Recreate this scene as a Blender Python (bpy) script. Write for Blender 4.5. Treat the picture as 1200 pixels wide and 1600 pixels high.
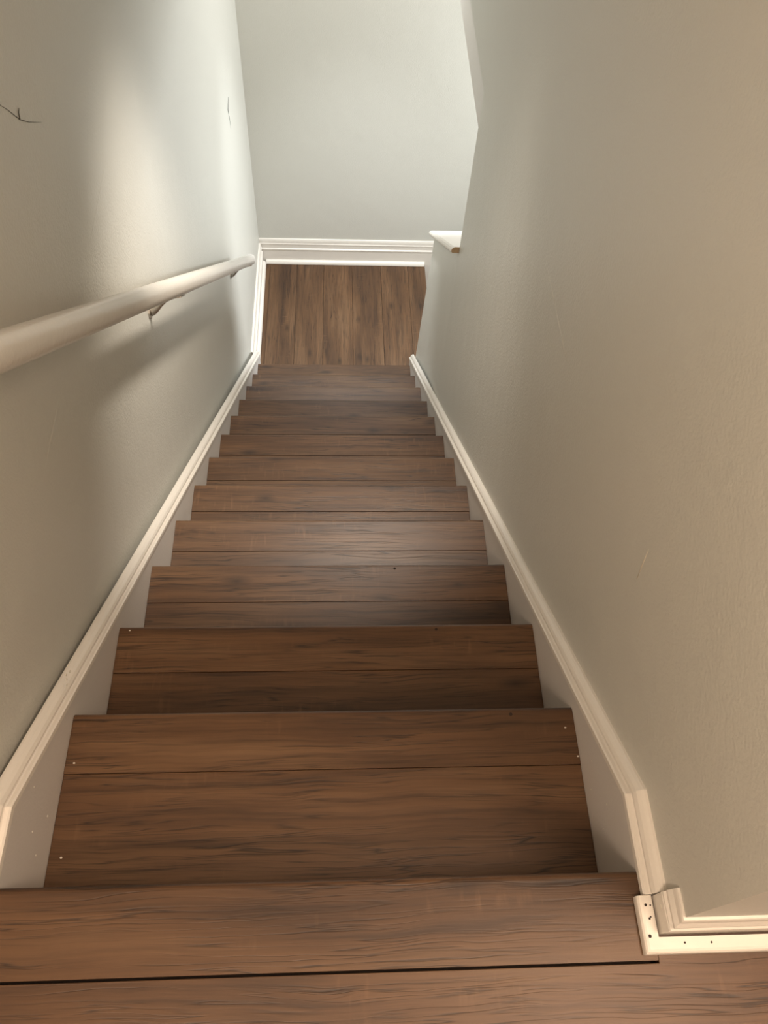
import bpy, bmesh, math, random
from mathutils import Vector, Matrix, Euler

random.seed(7)
for o in list(bpy.data.objects):
    bpy.data.objects.remove(o, do_unlink=True)
S = bpy.context.scene
COL = S.collection

# ------------------------------------------------------------------ camera
PITCH, YAW, ROLL = math.radians(57.22), math.radians(6.067), math.radians(5.068)
F_PX = 1260.1
fwd = Vector((math.sin(YAW)*math.cos(PITCH), math.cos(YAW)*math.cos(PITCH), -math.sin(PITCH)))
rt0 = Vector((math.cos(YAW), -math.sin(YAW), 0))
up0 = rt0.cross(fwd)
rt = math.cos(ROLL)*rt0 + math.sin(ROLL)*up0
up = -math.sin(ROLL)*rt0 + math.cos(ROLL)*up0
cd = bpy.data.cameras.new('camera')
cam = bpy.data.objects.new('camera', cd)
COL.objects.link(cam)
mw = Matrix((rt, up, -fwd)).transposed().to_4x4()
mw.translation = Vector((0.0193, -0.2305, 1.2344))
cam.matrix_world = mw
cd.sensor_fit = 'VERTICAL'; cd.sensor_height = 24.0; cd.sensor_width = 18.0
cd.lens = F_PX/1600*24.0
cd.clip_start = 0.05
S.camera = cam

# ------------------------------------------------------------------ world, lights, exposure
w = bpy.data.worlds.new('world'); S.world = w
w.use_nodes = True
w.node_tree.nodes['Background'].inputs[0].default_value = (0.9, 0.95, 1.0, 1)
w.node_tree.nodes['Background'].inputs[1].default_value = 0.3

def area(name, loc, target, sx, sy, power, color):
    l = bpy.data.lights.new(name, 'AREA'); l.shape = 'RECTANGLE'
    l.size, l.size_y = sx, sy; l.energy = power; l.color = color
    o = bpy.data.objects.new(name, l); COL.objects.link(o)
    o.location = loc
    o.rotation_euler = (Vector(target)-Vector(loc)).to_track_quat('-Z', 'Y').to_euler()
    return o

# daylight through the window of the room on the right, below
area('window_daylight', (2.2, 3.45, -1.35), (-0.5, 1.7, -0.6), 0.8, 0.8, 58, (0.95, 0.98, 1.0))
# unseen fills added to brighten the landing and the middle of the flight
area('landing_fill', (0.20, 3.75, 0.28), (0.22, 3.1, -2.2), 0.40, 0.35, 6, (1.0, 0.98, 0.97))
def fill_spot(name, loc, target, cone, power, color):
    l = bpy.data.lights.new(name, 'SPOT'); l.energy = power; l.color = color
    l.spot_size = math.radians(cone); l.spot_blend = 1.0; l.shadow_soft_size = 0.08
    o = bpy.data.objects.new(name, l); COL.objects.link(o); o.location = loc
    o.rotation_euler = (Vector(target)-Vector(loc)).to_track_quat('-Z', 'Y').to_euler()
fill_spot('down_fill', (0.10, 3.35, 0.30), (0.10, 3.45, -2.5), 64, 150, (0.92, 0.96, 1.0))
fill_spot('down_fill', (0.22, 1.72, 0.93), (-0.28, 1.36, -1.0), 66, 104, (1.0, 0.89, 0.77))  # fill spot added to lift the middle treads
# warm light of the upper hall: an unseen fill added behind the camera, a ceiling lamp round the corner at the right
area('hall_light', (-0.43, -1.00, 1.70), (0.47, 0.75, 0.1), 0.40, 0.40, 24, (1.0, 0.765, 0.585))
area('hall_light', (0.98, -0.45, 2.30), (0.2, 0.0, 0.3), 0.70, 0.50, 31, (1.0, 0.75, 0.56))

S.view_settings.view_transform = 'Standard'
S.view_settings.look = 'None'
S.view_settings.gamma = 1.0
S.view_settings.use_curve_mapping = False
S.view_settings.exposure = 0.34

# ------------------------------------------------------------------ helpers
def lin(r, g, b):
    f = lambda c: ((c/255+0.055)/1.055)**2.4 if c/255 > 0.04045 else c/255/12.92
    return (f(r), f(g), f(b), 1)

def link(name, me, mat=None, parent=None):
    o = bpy.data.objects.new(name, me); COL.objects.link(o)
    if mat is not None and not me.materials: me.materials.append(mat)
    if parent is not None: o.parent = parent
    return o

def mesh(name, verts, faces, mat=None, parent=None, smooth=False, bevel=0, loc=(0,0,0)):
    bm = bmesh.new()
    vs = [bm.verts.new(v) for v in verts]
    for f in faces: bm.faces.new([vs[i] for i in f])
    bmesh.ops.recalc_face_normals(bm, faces=bm.faces)
    if bevel:
        bmesh.ops.bevel(bm, geom=list(bm.edges), offset=bevel, segments=2, profile=.7, affect='EDGES', clamp_overlap=True)
    me = bpy.data.meshes.new(name); bm.to_mesh(me); bm.free()
    if smooth:
        for p in me.polygons: p.use_smooth = True
    o = link(name, me, mat, parent); o.location = loc
    return o

BOXF = [(0,1,2,3),(7,6,5,4),(0,4,5,1),(1,5,6,2),(2,6,7,3),(3,7,4,0)]
def box(name, a, b, mat, parent=None, bevel=0):
    """box between two corners, origin at its centre"""
    c = [(a[i]+b[i])/2 for i in range(3)]
    h = [abs(b[i]-a[i])/2 for i in range(3)]
    v = [(x*h[0], y*h[1], z*h[2]) for z in (-1,1) for x,y in ((-1,-1),(1,-1),(1,1),(-1,1))]
    return mesh(name, v, BOXF, mat, parent, bevel=bevel, loc=c)

def prism_x(name, prof, x0, x1, mat, parent=None, loc=(0,0,0), smooth=False):
    """closed (y,z) outline extruded along x"""
    n = len(prof)
    v = [(x0,y,z) for y,z in prof] + [(x1,y,z) for y,z in prof]
    f = [tuple(range(n)), tuple(range(2*n-1, n-1, -1))] + [(i,(i+1)%n,n+(i+1)%n,n+i) for i in range(n)]
    return mesh(name, v, f, mat, parent, smooth=smooth, loc=loc)

def sweep(name, rings, mat, parent=None, smooth=False):
    """skin a list of equal closed rings, capped at both ends"""
    n = len(rings[0]); v = [p for r in rings for p in r]; f = []
    for k in range(len(rings)-1):
        for i in range(n):
            f.append((k*n+i, k*n+(i+1)%n, (k+1)*n+(i+1)%n, (k+1)*n+i))
    f.append(tuple(range(n))); f.append(tuple(range(len(v)-1, len(v)-n-1, -1)))
    return mesh(name, v, f, mat, parent, smooth=smooth)

def sweep_xy(name, path, prof, mat, parent=None, z=0.0):
    """profile (out, height) along an xy path with mitred corners; out is to the right of travel"""
    rings = []
    for i, p in enumerate(path):
        p = Vector(p)
        dirs = []
        if i > 0: dirs.append((p-Vector(path[i-1])).normalized())
        if i < len(path)-1: dirs.append((Vector(path[i+1])-p).normalized())
        ns = [Vector((d.y, -d.x)) for d in dirs]
        if len(ns) == 2:
            m = (ns[0]+ns[1]); m = m/(1+ns[0].dot(ns[1]))
        else: m = ns[0]
        rings.append([(p.x+m.x*o, p.y+m.y*o, z+h) for o, h in prof])
    return sweep(name, rings, mat, parent)

def tube(name, pts, radii, mat, parent=None, seg=12, sy=1.0, pw=1.0):
    rings = []
    for i, p in enumerate(pts):
        p = Vector(p)
        d = (Vector(pts[min(i+1, len(pts)-1)])-Vector(pts[max(i-1, 0)])).normalized()
        a = d.cross(Vector((0,0,1)))
        if a.length < 1e-4: a = d.cross(Vector((0,1,0)))
        a.normalize(); b = a.cross(d)
        sp = lambda c: math.copysign(abs(c)**pw, c)
        rings.append([tuple(p+a*sp(math.cos(t))*radii[i]+b*sp(math.sin(t))*radii[i]*sy) for t in [2*math.pi*k/seg for k in range(seg)]])
    return sweep(name, rings, mat, parent, smooth=True)

def tag(o, label=None, cat=None, group=None, kind=None):
    if label: o['label'] = label
    if cat: o['category'] = cat
    if group: o['group'] = group
    if kind: o['kind'] = kind
    return o
def struct(o, label=None): return tag(o, label=label, kind='structure')
def empty(name, loc=(0,0,0)):
    o = bpy.data.objects.new(name, None); COL.objects.link(o); o.location = loc; o.empty_display_size = .1
    return o

# ------------------------------------------------------------------ materials
def new_mat(name):
    m = bpy.data.materials.new(name); m.use_nodes = True
    nt = m.node_tree; b = nt.nodes['Principled BSDF']
    return m, nt, b
def N(nt, t, **k):
    n = nt.nodes.new(t)
    for a, v in k.items(): setattr(n, a, v)
    return n
def mth(nt, op, a, b=None, c=None, clamp=False):
    n = N(nt, 'ShaderNodeMath', operation=op, use_clamp=clamp)
    for i, x in enumerate((a, b, c)):
        if x is None: continue
        if isinstance(x, (int, float)): n.inputs[i].default_value = x
        else: nt.links.new(x, n.inputs[i])
    return n.outputs[0]
def noise(nt, vec, scale, detail=2, rough=.5, dist=0):
    n = N(nt, 'ShaderNodeTexNoise'); nt.links.new(vec, n.inputs['Vector'])
    n.inputs['Scale'].default_value = scale; n.inputs['Detail'].default_value = detail
    n.inputs['Roughness'].default_value = rough; n.inputs['Distortion'].default_value = dist
    return n.outputs['Fac']
def mapping(nt, vec, scale=(1,1,1), loc=(0,0,0)):
    n = N(nt, 'ShaderNodeMapping'); nt.links.new(vec, n.inputs['Vector'])
    n.inputs['Scale'].default_value = scale; n.inputs['Location'].default_value = loc
    return n.outputs[0]
def ramp(nt, fac, stops):
    n = N(nt, 'ShaderNodeValToRGB'); nt.links.new(fac, n.inputs[0])
    e = n.color_ramp.elements
    while len(e) < len(stops): e.new(.5)
    for el, (p, c) in zip(e, stops): el.position = p; el.color = c
    return n.outputs[0]
def mix(nt, fac, a, b, mode='MIX'):
    n = N(nt, 'ShaderNodeMix', data_type='RGBA', blend_type=mode)
    if isinstance(fac, (int, float)): n.inputs[0].default_value = fac
    else: nt.links.new(fac, n.inputs[0])
    for i, x in ((6, a), (7, b)):
        if isinstance(x, tuple): n.inputs[i].default_value = x
        else: nt.links.new(x, n.inputs[i])
    return n.outputs[2]

def paint(name, col, rough, bump_scale, bump, dirt=0.05, spec=.5, blotch=1.3):
    m, nt, b = new_mat(name)
    g = N(nt, 'ShaderNodeNewGeometry').outputs['Position']
    n1 = noise(nt, g, blotch, 3)
    c = mix(nt, n1, tuple(x*(1-dirt) for x in col[:3])+(1,), tuple(min(1,x*(1+dirt)) for x in col[:3])+(1,))
    nt.links.new(c, b.inputs['Base Color'])
    b.inputs['Roughness'].default_value = rough
    b.inputs['Specular IOR Level'].default_value = spec
    n2 = noise(nt, g, bump_scale, 3, .55)
    n3 = noise(nt, g, 9, 2)
    h = mth(nt, 'ADD', n2, mth(nt, 'MULTIPLY', n3, 2.0))
    bp = N(nt, 'ShaderNodeBump'); nt.links.new(h, bp.inputs['Height'])
    bp.inputs['Strength'].default_value = bump; bp.inputs['Distance'].default_value = .002
    nt.links.new(bp.outputs[0], b.inputs['Normal'])
    return m

M_WALL = paint('sage_wall_paint', lin(209,208,199), .38, 170, .5, .02)
M_BEAM = paint('bounce_lit_beam_paint', lin(216,212,206), .5, 260, .22, .02)  # paler than the walls: bounced light put into the colour
M_TRIM = paint('white_gloss_trim_paint', lin(232,226,216), .32, 120, .15, .02)
M_SKIRT = paint('white_skirt_board_paint', lin(214,209,203), .4, 160, .2, .03)
M_CEIL = paint('white_ceiling_paint', lin(240,238,234), .8, 100, .2, .02)
M_RAIL = paint('cream_rail_gloss_paint', lin(226,222,214), .25, 90, .3, .03, spec=.6)

def flat(name, col, rough=.6, metal=0.0):
    m, nt, b = new_mat(name)
    g = N(nt, 'ShaderNodeNewGeometry').outputs['Position']
    c = mix(nt, noise(nt, g, 90, 2), tuple(x*.85 for x in col[:3])+(1,), tuple(min(1,x*1.12) for x in col[:3])+(1,))
    nt.links.new(c, b.inputs['Base Color'])
    b.inputs['Roughness'].default_value = rough; b.inputs['Metallic'].default_value = metal
    return m
M_METAL = flat('worn_nickel', lin(196,190,182), .38, 1.0)
M_DARK = flat('dark_filler', lin(46,34,26), .8)
M_CRACK = flat('wall_crack', lin(84,84,78), .9)
M_SPECK = flat('white_paint_speck', lin(232,226,212), .6)
M_SCUFF = flat('pale_scuff', lin(206,198,180), .6)
M_ENDGRAIN = flat('raw_fibreboard', lin(196,170,138), .85)
M_GAP = flat('subfloor_shadow', lin(40,30,24), .9)

def wood(name, dark, mid, light, scale=1.0, rough=.45):
    """oak-look vinyl plank: grain runs along the object's local x"""
    m, nt, b = new_mat(name)
    oc = N(nt, 'ShaderNodeTexCoord').outputs['Object']
    at = N(nt, 'ShaderNodeAttribute', attribute_type='OBJECT', attribute_name='seed').outputs['Fac']
    sv = N(nt, 'ShaderNodeCombineXYZ')
    nt.links.new(mth(nt, 'MULTIPLY', at, 1.37), sv.inputs[0])
    nt.links.new(mth(nt, 'MULTIPLY', at, 3.71), sv.inputs[1])
    nt.links.new(mth(nt, 'MULTIPLY', at, 2.11), sv.inputs[2])
    ad = N(nt, 'ShaderNodeVectorMath', operation='ADD')
    nt.links.new(oc, ad.inputs[0]); nt.links.new(sv.outputs[0], ad.inputs[1])
    v = ad.outputs[0]
    # warp so that the grain waves
    wv = noise(nt, mapping(nt, v, (3.0, 7, 7)), 1.0, 3, .5)
    sx = N(nt, 'ShaderNodeSeparateXYZ'); nt.links.new(v, sx.inputs[0])
    cb = N(nt, 'ShaderNodeCombineXYZ')
    nt.links.new(sx.outputs[0], cb.inputs[0])
    nt.links.new(mth(nt, 'ADD', sx.outputs[1], mth(nt, 'MULTIPLY', wv, .035)), cb.inputs[1])
    nt.links.new(sx.outputs[2], cb.inputs[2])
    g = cb.outputs[0]
    broad = noise(nt, mapping(nt, v, (1.6, 11, 11)), 1.0, 4, .55)
    fine = noise(nt, mapping(nt, g, (5, 190, 190)), 1.0, 3, .6)
    streak = noise(nt, mapping(nt, g, (2.2, 62, 62)), 1.0, 5, .62)
    vein = noise(nt, mapping(nt, g, (1.3, 24, 24)), 1.0, 3, .5)
    c = ramp(nt, broad, [(.28, dark), (.5, mid), (.74, light)])
    lines = ramp(nt, streak, [(.34, (.5,.47,.44,1)), (.46, (.93,.92,.91,1)), (.62, (1.12,1.11,1.08,1))])
    c = mix(nt, .8, c, lines, 'MULTIPLY')
    fl = ramp(nt, fine, [(.3, (.66,.63,.6,1)), (.52, (1,1,1,1)), (.8, (1.1,1.1,1.08,1))])
    c = mix(nt, .7, c, fl, 'MULTIPLY')
    # thin pore lines, in bundles
    pr = noise(nt, mapping(nt, g, (2.8, 95, 95), (2.2, 0.7, 0)), 1.0, 2, .55)
    pr = mth(nt, 'SUBTRACT', 1.0, mth(nt, 'MULTIPLY', mth(nt, 'ABSOLUTE', mth(nt, 'SUBTRACT', pr, .5)), 34), clamp=True)
    pm = noise(nt, mapping(nt, v, (4.0, 20, 20), (3.1, 6.6, 0)), 1.0, 3)
    pm = mth(nt, 'MULTIPLY', mth(nt, 'SUBTRACT', pm, .36), 5.0, clamp=True)
    pr = mth(nt, 'MULTIPLY', pr, pm)
    c = mix(nt, mth(nt, 'MULTIPLY', pr, .75), c, tuple(x*.25 for x in dark[:3])+(1,))
    # long dark cracks
    crk = mth(nt, 'ABSOLUTE', mth(nt, 'SUBTRACT', vein, .5))
    crk = mth(nt, 'SUBTRACT', 1.0, mth(nt, 'MULTIPLY', crk, 75), clamp=True)
    msk = noise(nt, mapping(nt, v, (3.2, 9, 9), (5.3, 2.1, 0)), 1.0, 2)
    msk = mth(nt, 'MULTIPLY', mth(nt, 'SUBTRACT', msk, .50), 7.0, clamp=True)
    crk = mth(nt, 'MULTIPLY', crk, msk)
    c = mix(nt, mth(nt, 'MULTIPLY', crk, .8), c, tuple(x*.22 for x in dark[:3])+(1,))
    # pale chatter marks across the grain
    ch = noise(nt, mapping(nt, v, (75, 16, 16), (1.7, 8.0, 0)), 1.0, 2)
    cm = noise(nt, mapping(nt, v, (4, 12, 12), (9.1, 4.4, 0)), 1.0, 2)
    ch = mth(nt, 'MULTIPLY', mth(nt, 'MULTIPLY', mth(nt, 'SUBTRACT', ch, .56), 5, clamp=True),
             mth(nt, 'MULTIPLY', mth(nt, 'SUBTRACT', cm, .52), 6, clamp=True))
    c = mix(nt, mth(nt, 'MULTIPLY', ch, .35), c, tuple(min(1, x*1.5) for x in light[:3])+(1,))
    # knots
    vo = N(nt, 'ShaderNodeTexVoronoi'); nt.links.new(mapping(nt, g, (2.6, 6.0, 6.0)), vo.inputs['Vector'])
    vo.inputs['Scale'].default_value = 1.0; vo.voronoi_dimensions = '2D'
    kn = mth(nt, 'SUBTRACT', 1.0, mth(nt, 'MULTIPLY', vo.outputs['Distance'], 8.5), clamp=True)
    sc = N(nt, 'ShaderNodeSeparateColor'); nt.links.new(vo.outputs['Color'], sc.inputs[0])
    kn = mth(nt, 'MULTIPLY', kn, mth(nt, 'GREATER_THAN', sc.outputs[0], .55))
    c = mix(nt, mth(nt, 'MULTIPLY', kn, .75), c, tuple(x*.35 for x in dark[:3])+(1,))
    # piece to piece tint
    tv = mth(nt, 'FRACT', mth(nt, 'MULTIPLY', at, 7.31))
    c = mix(nt, 1.0, c, ramp(nt, tv, [(0, (.93,.93,.94,1)), (1, (1.06,1.05,1.03,1))]), 'MULTIPLY')
    nt.links.new(c, b.inputs['Base Color'])
    b.inputs['Roughness'].default_value = rough
    h = mth(nt, 'ADD', mth(nt, 'MULTIPLY', streak, .8), mth(nt, 'SUBTRACT', mth(nt, 'MULTIPLY', fine, .4), mth(nt, 'ADD', crk, mth(nt, 'MULTIPLY', pr, .6))))
    bp = N(nt, 'ShaderNodeBump'); nt.links.new(h, bp.inputs['Height'])
    bp.inputs['Strength'].default_value = .3; bp.inputs['Distance'].default_value = .0009
    nt.links.new(bp.outputs[0], b.inputs['Normal'])
    return m
M_WOOD = wood('brown_oak_plank', lin(68,46,28), lin(93,66,42), lin(111,84,59))
SEED = [0.0]
def seed(o):
    SEED[0] += 1.0
    o['seed'] = SEED[0]*0.731 + random.random()
    return o

# ------------------------------------------------------------------ main dimensions (metres)
RISE, RUN, NST = 0.19483, 0.25845, 12      # twelve steps, the landing is one riser lower
HW = 0.45                                  # half width of the treads
XL, XR = -0.475, 0.472                     # wall faces at the stairs
ZL = -13*RISE                              # landing level
YB = 4.235                                 # back wall face
SL = RISE/RUN
JAMB = 2.20                                # end of the full height right wall
KEND = 3.11                                # end of the half wall
TOP = 2.40                                 # upper ceiling
LOW = ZL - 4*0.195                         # floor of the room at the right, below

# ------------------------------------------------------------------ walls
def slab(name, quad, thick, mat=M_WALL, parent=None):
    """quad (inner face) thickened by a vector"""
    t = Vector(thick)
    v = list(quad) + [tuple(Vector(p)+t) for p in quad]
    return mesh(name, v, [(0,1,2,3),(7,6,5,4),(0,4,5,1),(1,5,6,2),(2,6,7,3),(3,7,4,0)], mat, parent)

# left wall: very slightly out of square towards the back
XLB = -0.507
wall_left = struct(slab('wall_left', [(XL,-2.4,LOW),(XLB,YB+.12,LOW),(XLB,YB+.12,TOP),(XL,-2.4,TOP)], (-.12,0,0)),
                   'pale sage painted wall along the left of the stairs behind the handrail')
wall_back = struct(box('wall_back', (XLB-.12, YB, LOW), (3.4, YB+.12, TOP), M_WALL), 'pale sage end wall beyond the landing')

# right wall: full height to the jamb, header above the opening, sloping half wall to the landing
def right_wall():
    bm = bmesh.new()
    lean = .035
    zt0 = -.765; zt1 = zt0-.705*(KEND-JAMB)     # underside of the cap
    def hexa(p):
        vs = [bm.verts.new(x) for x in p]
        for f in [(0,1,2,3),(7,6,5,4),(0,4,5,1),(1,5,6,2),(2,6,7,3),(3,7,4,0)]: bm.faces.new([vs[i] for i in f])
    return bm, hexa, lean, zt0, zt1
bm, hexa, lean, zt0, zt1 = right_wall()
T = .12
zh0, zh1 = -.150, -.05
ym, yk = -.122, KEND
def quads():
    zb = ZL-.8
    yield ((ym,zb,0),(JAMB,zb,0),(JAMB,zt0,0),(ym,zt0,0))
    yield ((ym,zt0,0),(JAMB,zt0,0),(JAMB,zh0,0),(ym,zh0,0))
    yield ((ym,zh0,0),(JAMB,zh0,0),(JAMB,TOP,0),(ym,TOP,0))
    yield ((JAMB,zh0,0),(YB,zh1,0),(YB,TOP,0),(JAMB,TOP,0))
    yield ((JAMB,zb,0),(yk,zb,0),(yk,ZL,0),(JAMB,ZL,0))
    yield ((JAMB,ZL,0),(yk,ZL,0),(yk,zt1,lean),(JAMB,zt0,0))
outline = [(ym,zb_) for zb_ in (ZL-.8, zt0, zh0, TOP)]
vc = {}
def V(p, t):
    k = (round(p[0],4), round(p[1],4), t)
    if k not in vc: vc[k] = bm.verts.new((XR+p[2]+t, p[0], p[1]))
    return vc[k]
for qd in quads():
    bm.faces.new([V(p, 0) for p in qd]); bm.faces.new([V(p, T) for p in reversed(qd)])
rim = [(ym,ZL-.8,0),(JAMB,ZL-.8,0),(yk,ZL-.8,0),(yk,ZL,0),(yk,zt1,lean),(JAMB,zt0,0),(JAMB,zh0,0),(YB,zh1,0),(YB,TOP,0),(JAMB,TOP,0),(ym,TOP,0),(ym,zh0,0),(ym,zt0,0)]
for i in range(len(rim)):
    p, q_ = rim[i], rim[(i+1) % len(rim)]
    bm.faces.new((V(p,0), V(q_,0), V(q_,T), V(p,T)))
bmesh.ops.triangulate(bm, faces=[f for f in bm.faces if len(f.verts) > 4])
bmesh.ops.recalc_face_normals(bm, faces=bm.faces)
me = bpy.data.meshes.new('wall_right'); bm.to_mesh(me); bm.free()
wall_right = struct(link('wall_right', me, M_WALL), 'sage painted wall on the right of the stairs with an opening near the landing')
wall_hall = struct(box('wall_hall', (XR+T, -.122, -.25), (3.4, -.002, TOP), M_WALL), 'sage wall of the upper hall beside the stair head')

# lower beam just inside the opening
trim_beam = struct(mesh('trim_1', [(.530,JAMB+.0,-.470),(.640,JAMB+.0,-.470),(.640,YB,-.395),(.530,YB,-.395),
                                   (.530,JAMB+.0,.05),(.640,JAMB+.0,.05),(.640,YB,.05),(.530,YB,.05)], BOXF, M_BEAM),
                   'dropped plaster beam behind the opening header in the right wall')
# the rest of the house, out of view: it shapes the light
wall_far = struct(box('wall_far', (3.4, 1.0, LOW), (3.5, YB+.12, .05), M_WALL))
wall_near = struct(box('wall_near', (XR+T, 1.0, LOW), (3.5, 1.1, .05), M_WALL))
ceiling_low = struct(box('ceiling_lower', (XR+T, 1.0, .05), (3.5, YB, .12), M_CEIL))
ceiling = struct(box('ceiling', (XL-.12, -2.5, TOP), (3.5, YB+.12, TOP+.1), M_CEIL))
ceiling_stair = struct(prism_x('ceiling_stair', [(-.12,2.25),(2.55,.42),(YB,.30),(YB,.42),(2.6,.55),(-.12,2.39)], XL-.04, XR+.02, M_CEIL))
wall_rear = struct(box('wall_rear', (XL-.12, -2.5, -.25), (3.5, -2.4, TOP), M_WALL))
wall_side = struct(box('wall_side', (3.4, -2.4, -.25), (3.5, -.002, TOP), M_WALL))

# ------------------------------------------------------------------ staircase
stairs = tag(empty('staircase', (0, 0, 0)), 'straight flight of brown wood-look steps going down between the two walls', 'staircase')
def nosing_outline(depth, t=.02, drop=.032):
    """(y,z): stair nose piece with rounded front, front edge at y=0, top at z=0"""
    p = [(-depth, 0)]
    r = .009
    for k in range(6):
        a = math.radians(90-90*k/5)
        p.append((-r+r*math.cos(a), -r+r*math.sin(a)))
    p += [(0, -drop+.004), (-.004, -drop), (-.022, -drop), (-.022, -t), (-depth, -t)]
    return p
NOSE_ME = {}
for k in range(1, NST+1):
    y, z = k*RUN, -k*RISE
    yb = (k-1)*RUN - .022 if k > 1 else -.052-.022
    # nose piece
    nd = .106
    yc = y
    o = prism_x('nosing', nosing_outline(nd), -HW, HW, M_WOOD, stairs, loc=(0, y, z))
    seed(o)
    # tread plank behind it, a hair lower
    seed(box('tread', (-HW, yb, z-.022), (HW, y-nd-.0008, z-.0012), M_WOOD, stairs, bevel=.0012))
    # riser under this nose
    seed(box('riser', (-HW, y-.034, z-RISE-.005), (HW, y-.0235, z-.0215), M_WOOD, stairs))
# riser below the upper floor
seed(box('riser', (-HW, -.052-.034, -RISE-.005), (HW, -.052-.0235, -.0215), M_WOOD, stairs))

# ------------------------------------------------------------------ upper floor
floor = struct(box('floor', (XL-.1, -2.4, -.25), (3.4, -.095, -.023), M_GAP), 'brown plank floor at the stair head')
seed(prism_x('nosing', nosing_outline(.113), XL-.03, .4550, M_WOOD, floor, loc=(0, -.052, 0)))
floor_nose = floor.children[-1]
for ch in floor.children: ch.location = Vector(ch.location) - floor.location
widths = [.186]*12
y1 = -.1685
for i, wd in enumerate(widths):
    x0, x1 = XL-.05, 3.38
    cut = [None, .9, -.1, 1.5, .4, 1.9, .1, 1.2, .7, 1.7, -.2, 1.0][i]
    spans = [(x0, x1)] if cut is None else [(x0, cut-.0008), (cut+.0008, x1)]
    for a, b_ in spans:
        if y1-wd < -2.39: break
        if i == 0:
            ol = [(a, y1-wd), (b_, y1-wd), (b_, -.123), (.4560, -.123), (.4560, y1), (a, y1)]
            v = [(x, y, -.02) for x, y in ol] + [(x, y, -.0012) for x, y in ol]
            o = mesh('plank', v, [tuple(range(6)), tuple(range(11, 5, -1))]+[(k, (k+1)%6, 6+(k+1)%6, 6+k) for k in range(6)], M_WOOD, None, bevel=.001)
            o.location = -Vector(floor.location); o.parent = floor; seed(o)
            continue
        o = box('plank', (a, y1-wd, -.02), (b_, y1, -.0012), M_WOOD, None, bevel=.0014)
        o.location = Vector(o.location)-Vector(floor.location); o.parent = floor; seed(o)
    y1 -= wd+.0012
# ------------------------------------------------------------------ landing
YR = NST*RUN-.034
floor_low = struct(box('floor_landing', (XL-.04, YR, ZL-.2), (.60, YB, ZL-.022), M_GAP), 'square brown plank landing at the foot of the stairs')
edges = [-.50, -.4395, -.2565, -.0755, .1175, .3145, .502, .622]
for a, b_ in zip(edges[:-1], edges[1:]):
    # grain along y: build with local x along the length, then turn
    L = YB-YR-.004; wd = b_-a-.0014
    v = [(x*L/2, y*wd/2, z*.0095) for z in (-1,1) for x,y in ((-1,-1),(1,-1),(1,1),(-1,1))]
    o = mesh('plank', v, BOXF, M_WOOD, None, bevel=.0012)
    o.rotation_euler = (0, 0, math.pi/2)
    o.location = Vector(((a+b_)/2, (YB+YR)/2, ZL-.0107)) - Vector(floor_low.location)
    o.parent = floor_low; seed(o)
# stairs turning down to the right from the landing
stairs2 = tag(empty('staircase', (.62, 3.67, ZL)), 'lower flight of brown steps turning right off the landing', 'staircase')
for k in range(1, 5):
    x = .62+.25*k-.25
    if k < 4:
        o = box('tread', (x-.01, KEND+.05, ZL-k*.195-.03), (x+.25, YB-.026, ZL-k*.195), M_WOOD, None, bevel=.002)
        o.location = Vector(o.location)-stairs2.location; o.parent = stairs2; seed(o)
    o = box('riser', (x-.018, KEND+.05, ZL-k*.195), (x-.006, YB-.026, ZL-(k-1)*.195-(.022 if k == 1 else .03)), M_WOOD, None)
    o.location = Vector(o.location)-stairs2.location; o.parent = stairs2; seed(o)
floor_room = struct(box('floor_lower', (XR+T, 1.1, LOW-.1), (3.4, YB, LOW), M_WOOD)); seed(floor_room)

# ------------------------------------------------------------------ skirts and cap mouldings on the stair sides
SK0, SKH, CAPH = .042, .0, .034    # skirt top above the nosing line, moulding height
def nose_z(y): return -SL*y
def side_trim(sign, name, wall_x, y_end, label):
    """skirt board on the stair side with its two-step moulding; sign -1 left, +1 right"""
    yb0, yb1 = -.0850, y_end
    ybend = .052
    zflat = nose_z(ybend)+SK0
    top = [(yb0, zflat), (ybend, zflat), (yb1, nose_z(yb1)+SK0)]
    low = [(yb1, max(nose_z(yb1)-RISE*1.0, ZL+.002)), (yb1-.1, nose_z(yb1-.1)-RISE-.12), (yb0, -RISE-.35)]
    prof = top+low
    xi = sign*HW + sign*.0006
    sk = struct(prism_x(name, prof, xi, wall_x, M_SKIRT), label)
    # moulding: (towards the stairs from the wall, height)
    d = abs(wall_x)-HW+.0015
    P = [(0, -.002), (d+.002, -.002), (d+.002, .008), (d-.0005, .0105), (d-.0055, .0108), (d-.0085, .0125),
         (d-.0085, .0145), (d-.0065, .0165), (d-.0068, .0205), (d-.010, .0265), (d-.015, .0315), (.004, CAPH), (0, CAPH)]
    rings = []
    for y, z in top:
        rings.append([(wall_x-sign*o, y, z+h) for o, h in P])
    mo = sweep('moulding', rings, M_TRIM, sk)
    return sk
trim_left = side_trim(-1, 'trim_2', XL-.0, 3.215, 'white moulded skirt board stepping down the left wall beside the treads')
trim_right = side_trim(1, 'trim_3', XR, 3.150, 'white moulded skirt board running down the right wall beside the treads')

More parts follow.
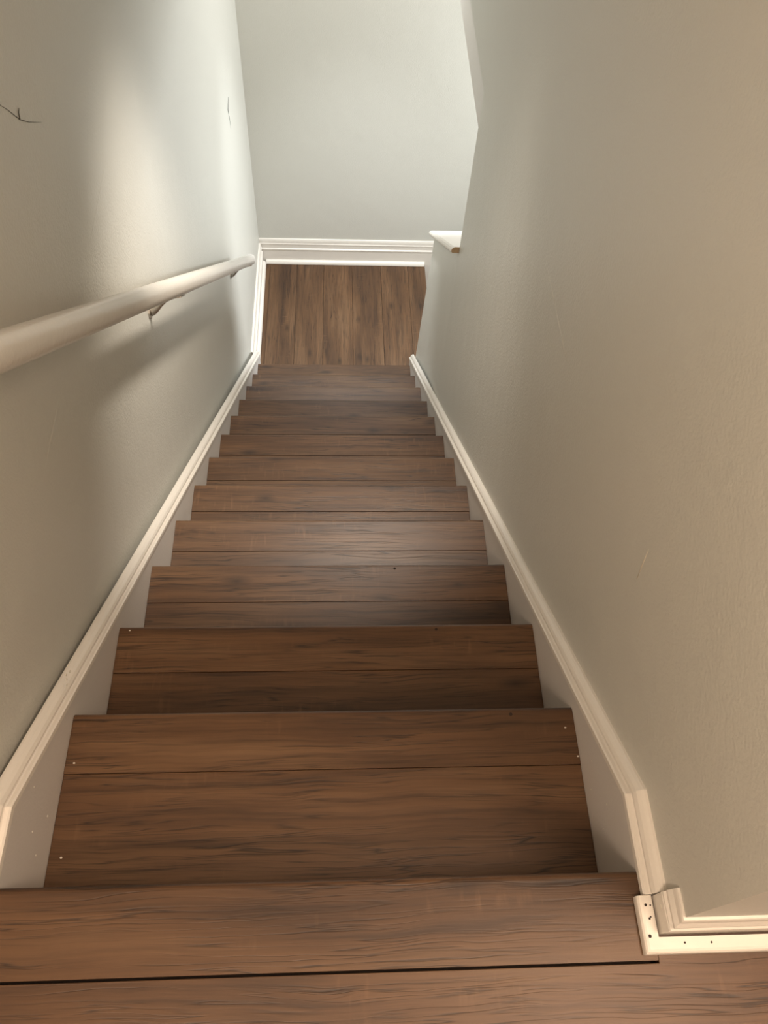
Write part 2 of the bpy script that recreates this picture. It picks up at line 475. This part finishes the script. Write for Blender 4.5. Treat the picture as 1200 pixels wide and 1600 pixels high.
# ------------------------------------------------------------------ half wall cap
YC0, YC1 = JAMB-.0, KEND+.012
def cap():
    # board with a rounded stair-side edge; local profile (x, height above the half wall)
    P = [(-.030, .006), (-.030, .014), (-.026, .022), (-.018, .0265), (T+.024, .0265), (T+.031, .020), (T+.031, .004), (T+.026, 0), (-.026, 0)]
    rings = []
    for y, l in ((YC0, 0), (YC1, lean)):
        z = zt0-.705*(y-JAMB)
        rings.append([(XR+l+x, y, z+h) for x, h in P])
    return sweep('trim_4', rings, M_TRIM)
trim_cap = struct(cap(), 'white sloping cap board on the half wall under the opening')
P = [(-.029, .006), (-.029, .014), (-.0255, .0215), (-.018, .0258), (-.0005, .0258), (-.0005, .0005), (-.0255, .0005)]
rings = [[(XR+x, y, zt0+h) for x, h in P] for y in (YC0-.0012, YC0+.001)]
tag(sweep('cut_end', rings, M_ENDGRAIN, trim_cap), 'bare brown cut end of the cap board')

# ------------------------------------------------------------------ baseboards on the landing
def base_prof(h, t=.016):
    a = h/.185
    return [(0, 0), (t, 0), (t, .102*a), (t+.003, .104*a), (t+.004, .109*a), (t+.0015, .114*a), (t-.003, .117*a), (t-.0035, .144*a),
            (t-.001, .147*a), (t-.001, .151*a), (t-.004, .155*a), (t-.0055, .172*a), (t-.009, .183*a), (.003, .185*a), (0, .185*a)]
def shoe_prof(h=.026, t=.020, off=.016):
    p = [(off+.0003, 0), (off+t, 0), (off+t, h*.28)]
    for k in range(1, 5):
        a = math.radians(90*k/4)
        p.append((off+t*math.cos(a)*.9+t*.02, h*.28+h*.72*math.sin(a)))
    p.append((off+.0003, h))
    return p
bb_back = struct(sweep_xy('baseboard_back', [(XLB+.002, YB), (1.05, YB)], base_prof(.188), M_TRIM, z=ZL), 'white moulded baseboard along the foot of the end wall')
sweep_xy('shoe_moulding', [(-.468, YB), (.618, YB)], shoe_prof(), M_TRIM, bb_back, z=ZL)
# the board runs on as a skirt beside the lower flight
sk3 = mesh('skirt_board', [(.6205,YB,ZL-.24),(.6205,YB-.016,ZL-.24),(1.05,YB-.016,ZL-.45),(1.05,YB,ZL-.45),
                           (.6205,YB,ZL-.001),(.6205,YB-.016,ZL-.001),(1.05,YB-.016,ZL-.001),(1.05,YB,ZL-.001)], BOXF, M_TRIM, bb_back)
xl = lambda y: XL+(XLB-XL)*(y+2.4)/(YB+.12+2.4)
bb_left = struct(sweep_xy('baseboard_left', [(xl(3.217), 3.217), (xl(YB-.03), YB-.03)], base_prof(.170, .018), M_TRIM, z=ZL), 'white baseboard on the left wall beside the landing')
sweep_xy('shoe_moulding', [(xl(3.236), 3.236), (xl(YB-.03), YB-.03)], shoe_prof(off=.018), M_TRIM, bb_left, z=ZL)

# ------------------------------------------------------------------ baseboard at the stair head
def upper_prof(h=.084, t=.0125):
    return [(0, 0), (t, 0), (t, .047), (t-.0022, .0485), (t-.0022, .0500), (t+.0002, .0515), (t+.0002, .0545), (t-.0035, .0565),
            (t-.0038, .061), (t-.0016, .063), (t-.0020, .066), (t-.006, .074), (t-.0075, .081), (.0035, h), (0, h)]
bb_up = struct(sweep_xy('baseboard_upper', [(3.38, -.122), (XR, -.122), (XR, -.0865)][::-1], upper_prof(), M_TRIM, z=.0005),
               'white moulded baseboard wrapping the wall corner at the stair head')
def quarter(h=.016, t=.0205, off=.0165):
    p = [(off, 0), (off+t, 0), (off+t, h*.55)]
    for k in range(1, 4):
        a = math.radians(90*k/3)
        p.append((off+t-.006+.006*math.cos(a), h*.55+h*.45*math.sin(a)))
    p.append((off, h))
    return p
sh = sweep_xy('shoe_moulding', [(3.38, -.122), (XR, -.122), (XR, -.0865)][::-1], quarter(), M_TRIM, bb_up, z=.0005)

# nail holes in the shoe moulding
def disc(name, c, r, mat, parent, axis='z', h=.0006, n=8, sx=1.0):
    ring = []
    for s in (0, 1):
        rr = []
        for k in range(n):
            a = 2*math.pi*k/n; u, v = math.cos(a)*r*sx, math.sin(a)*r
            if axis == 'z': rr.append((c[0]+u, c[1]+v, c[2]+s*h))
            elif axis == 'x': rr.append((c[0]+s*h, c[1]+u, c[2]+v))
            else: rr.append((c[0]+u, c[1]+s*h, c[2]+v))
        ring.append(rr)
    return sweep(name, ring, mat, parent)
for x, y, r in ((.4455,-.0985,.0020),(.4475,-.1155,.0016),(.4495,-.1135,.0012),(.4435,-.137,.0024),(.452,-.099,.0012),
                (.490,-.146,.0015),(.527,-.1465,.0015),(.617,-.1465,.0015)):
    disc('nail_hole', (x, y, .0162), r, M_DARK, sh)
disc('paint_drip', (XR-.0122, -.1035, .036), .0026, M_SPECK, bb_up, axis='x', h=-.001)

# crumbs of dried caulk where the nosing meets the skirt
for i, (x, y, z, r) in enumerate(((.4560,-.0600,.004,.0032),(.4580,-.0665,.006,.0024),(.4555,-.0710,.003,.0036),(.4600,-.0735,.005,.0026),(.4570,-.0780,.003,.0030))):
    v = [(r*math.cos(a)*random.uniform(.6,1.2), r*math.sin(a)*random.uniform(.6,1.2), s*r*.6) for s in (-1,1) for a in [k*math.pi/3 for k in range(6)]]
    mesh('debris', v, [tuple(range(6)), tuple(range(11,5,-1))]+[(k,(k+1)%6,6+(k+1)%6,6+k) for k in range(6)], M_DARK if i % 2 else M_SCUFF, bb_up, loc=(x,y,z+.0005))

# ------------------------------------------------------------------ handrail
rail_t = tag(empty('handrail', (-.40, 1.6, -.387)), 'glossy cream round handrail on metal brackets along the left wall', 'handrail')
def rz(y): return .476-.7805*(y-.493)
pts, rad = [], []
R0 = .0222
y0, y1_ = -.02, 2.93
pts = [(-.40, y0, rz(y0)), (-.40, y0+.004, rz(y0+.004))] + [(-.40, y0+.004+(y1_-.018-y0)*k/14, rz(y0+.004+(y1_-.018-y0)*k/14)) for k in range(1, 15)]
rad = [R0*.86]+[R0]*15
for f, s in ((.006, .95), (.011, .84), (.0145, .64), (.0165, .35)):
    yy = y1_-.014+f; pts.append((-.40, yy, rz(yy))); rad.append(R0*s)
P0 = Vector(rail_t.location)
r = tube('rail', [tuple(Vector(p)-P0) for p in pts], rad, M_RAIL, rail_t, seg=28, sy=1.10, pw=.8)
for by in (1.435, 2.865):
    zr = rz(by)
    wx = xl(by)
    pl = disc('bracket', (wx-P0.x+.0005, by-P0.y, zr-.092-P0.z), .019, M_METAL, rail_t, axis='x', h=.004, n=14)
    tube('arm', [tuple(Vector(p)-P0) for p in ((wx+.004, by, zr-.092), (wx+.012, by, zr-.088), (wx+.034, by+.002, zr-.066), (wx+.056, by+.003, zr-.046), (-.402, by+.004, zr-.0335))],
         [.0135, .0115, .0075, .0058, .0075], M_METAL, pl, seg=10)
    sd = Vector((0, 1, -.7805)).normalized(); nn = Vector((0, .7805, 1)).normalized(); ex = Vector((1,0,0))
    c = Vector((-.400, by+.004, rz(by+.004)))-P0-nn*(R0*1.12+.0012)
    v = [tuple(c+ex*a*.0095+sd*b_*.030+nn*d*.0016) for d in (-1,1) for a, b_ in ((-1,-1),(1,-1),(1,1),(-1,1))]
    mesh('saddle', v, BOXF, M_METAL, pl)
    for s in (-1, 1):
        cc = c + sd*s*.022 - nn*.0016
        v = [tuple(cc+ex*math.cos(a)*.0035+sd*math.sin(a)*.0035-nn*h*.002) for h in (0,1) for a in [k*math.pi/4 for k in range(8)]]
        mesh('screw', v, [tuple(range(8)), tuple(range(15,7,-1))]+[(k,(k+1)%8,8+(k+1)%8,8+k) for k in range(8)], M_METAL, pl)

# ------------------------------------------------------------------ small marks on the walls and skirts
def streak(name, pts, rads, mat, parent):
    return tube(name, pts, rads, mat, parent, seg=6)
streak('scratch', [(xl(y)+.0004, y, z) for y, z in ((.952,.524),(.985,.492),(1.018,.456),(1.050,.432),(1.105,.398))], [.0002,.0005,.0007,.0005,.0002], M_CRACK, wall_left)
streak('scratch', [(xl(y)+.0006, y, z) for y, z in ((1.018,.457),(1.022,.466),(1.030,.468))], [.0010,.0010,.0004], M_CRACK, wall_left)
streak('crack', [(xl(y)+.0004, y, z) for y, z in ((3.542,-.974),(3.500,-.985),(3.471,-.998),(3.492,-1.040),(3.505,-1.110))], [.0006,.0018,.0022,.0012,.0004], M_CRACK, wall_left)
streak('scuff', [(XR-.0003, y, z) for y, z in ((.345,.235),(.338,.205),(.330,.170))], [.0003,.0009,.0005], M_SCUFF, wall_right)
for u in ((.30,-.115),(.295,-.122),(.312,-.130),(.318,-.118),(.287,-.128)):
    disc('paint_speck', (-HW-.0002, u[0], u[1]), random.uniform(.0012,.003), M_SPECK, trim_left, axis='x', h=.0008)
for u in ((.012,-.135),(.10,-.07),(.04,-.10),(.075,-.155)):
    disc('paint_speck', (-HW-.0002, u[0], u[1]), random.uniform(.001,.002), M_SPECK, trim_left, axis='x', h=.0008)
for u in ((.06,-.09),(.03,-.13),(.14,-.13),(.10,-.16)):
    disc('paint_speck', (HW+.0002, u[0], u[1]), random.uniform(.0008,.0014), M_SPECK, trim_right, axis='x', h=-.0008)

SEAM_R = [(y, .070) for y in (1.16, 1.10, 1.04, .98, .92, .85)]
SEAM_L = [[(y, .077-(.78-y)*.06) for y in (.79, .74, .68, .62, .56)], [(y, .103+(y-1.14)*.08) for y in (1.13, 1.21, 1.29, 1.37, 1.46)]]
# taped drywall joints and small dents showing through the paint
streak('drywall_joint', [(XR+.0004, y, z) for y, z in SEAM_R], [.0002]+[.0011]*(len(SEAM_R)-2)+[.0002], M_WALL, wall_right)
for sm in SEAM_L:
    streak('drywall_joint', [(xl(y)-.0003, y, z) for y, z in sm], [.0002]+[.0006]*(len(sm)-2)+[.0002], M_WALL, wall_left)
streak('drywall_joint', [(-.085, YB+.0006, -1.939), (-.03, YB+.0006, -1.936), (.08, YB+.0006, -1.942), (.19, YB+.0006, -1.937), (.24, YB+.0006, -1.938)], [.0003,.0014,.0017,.0014,.0003], M_WALL, wall_back)
for x, z in ((.764,-1.816),(.751,-1.868)):
    disc('dent', (x, YB-.0008, z), .011, M_WALL, wall_back, axis='y', h=.001, n=12)
# flecks of dried paint on the steps
for x, k, dy in ((.432, 1, -.040), (.447, 1, -.092), (-.435, 1, -.088), (-.428, 2, -.010), (-.43, 1, -.24)):
    c = (x, k*RUN+dy, -k*RISE+(.0002 if dy > -.1 else -.0010))
    disc('paint_speck', c, .0014, M_SPECK, stairs, h=.0006, n=6, sx=1.6)
# plugged screw holes near the nose of the upper steps
for x, k in ((.335, 1), (.235, 2), (.165, 3)):
    disc('screw_hole', (x, k*RUN-.0135, -k*RISE+.0001), .0032, M_DARK, stairs, h=.0005, n=10)
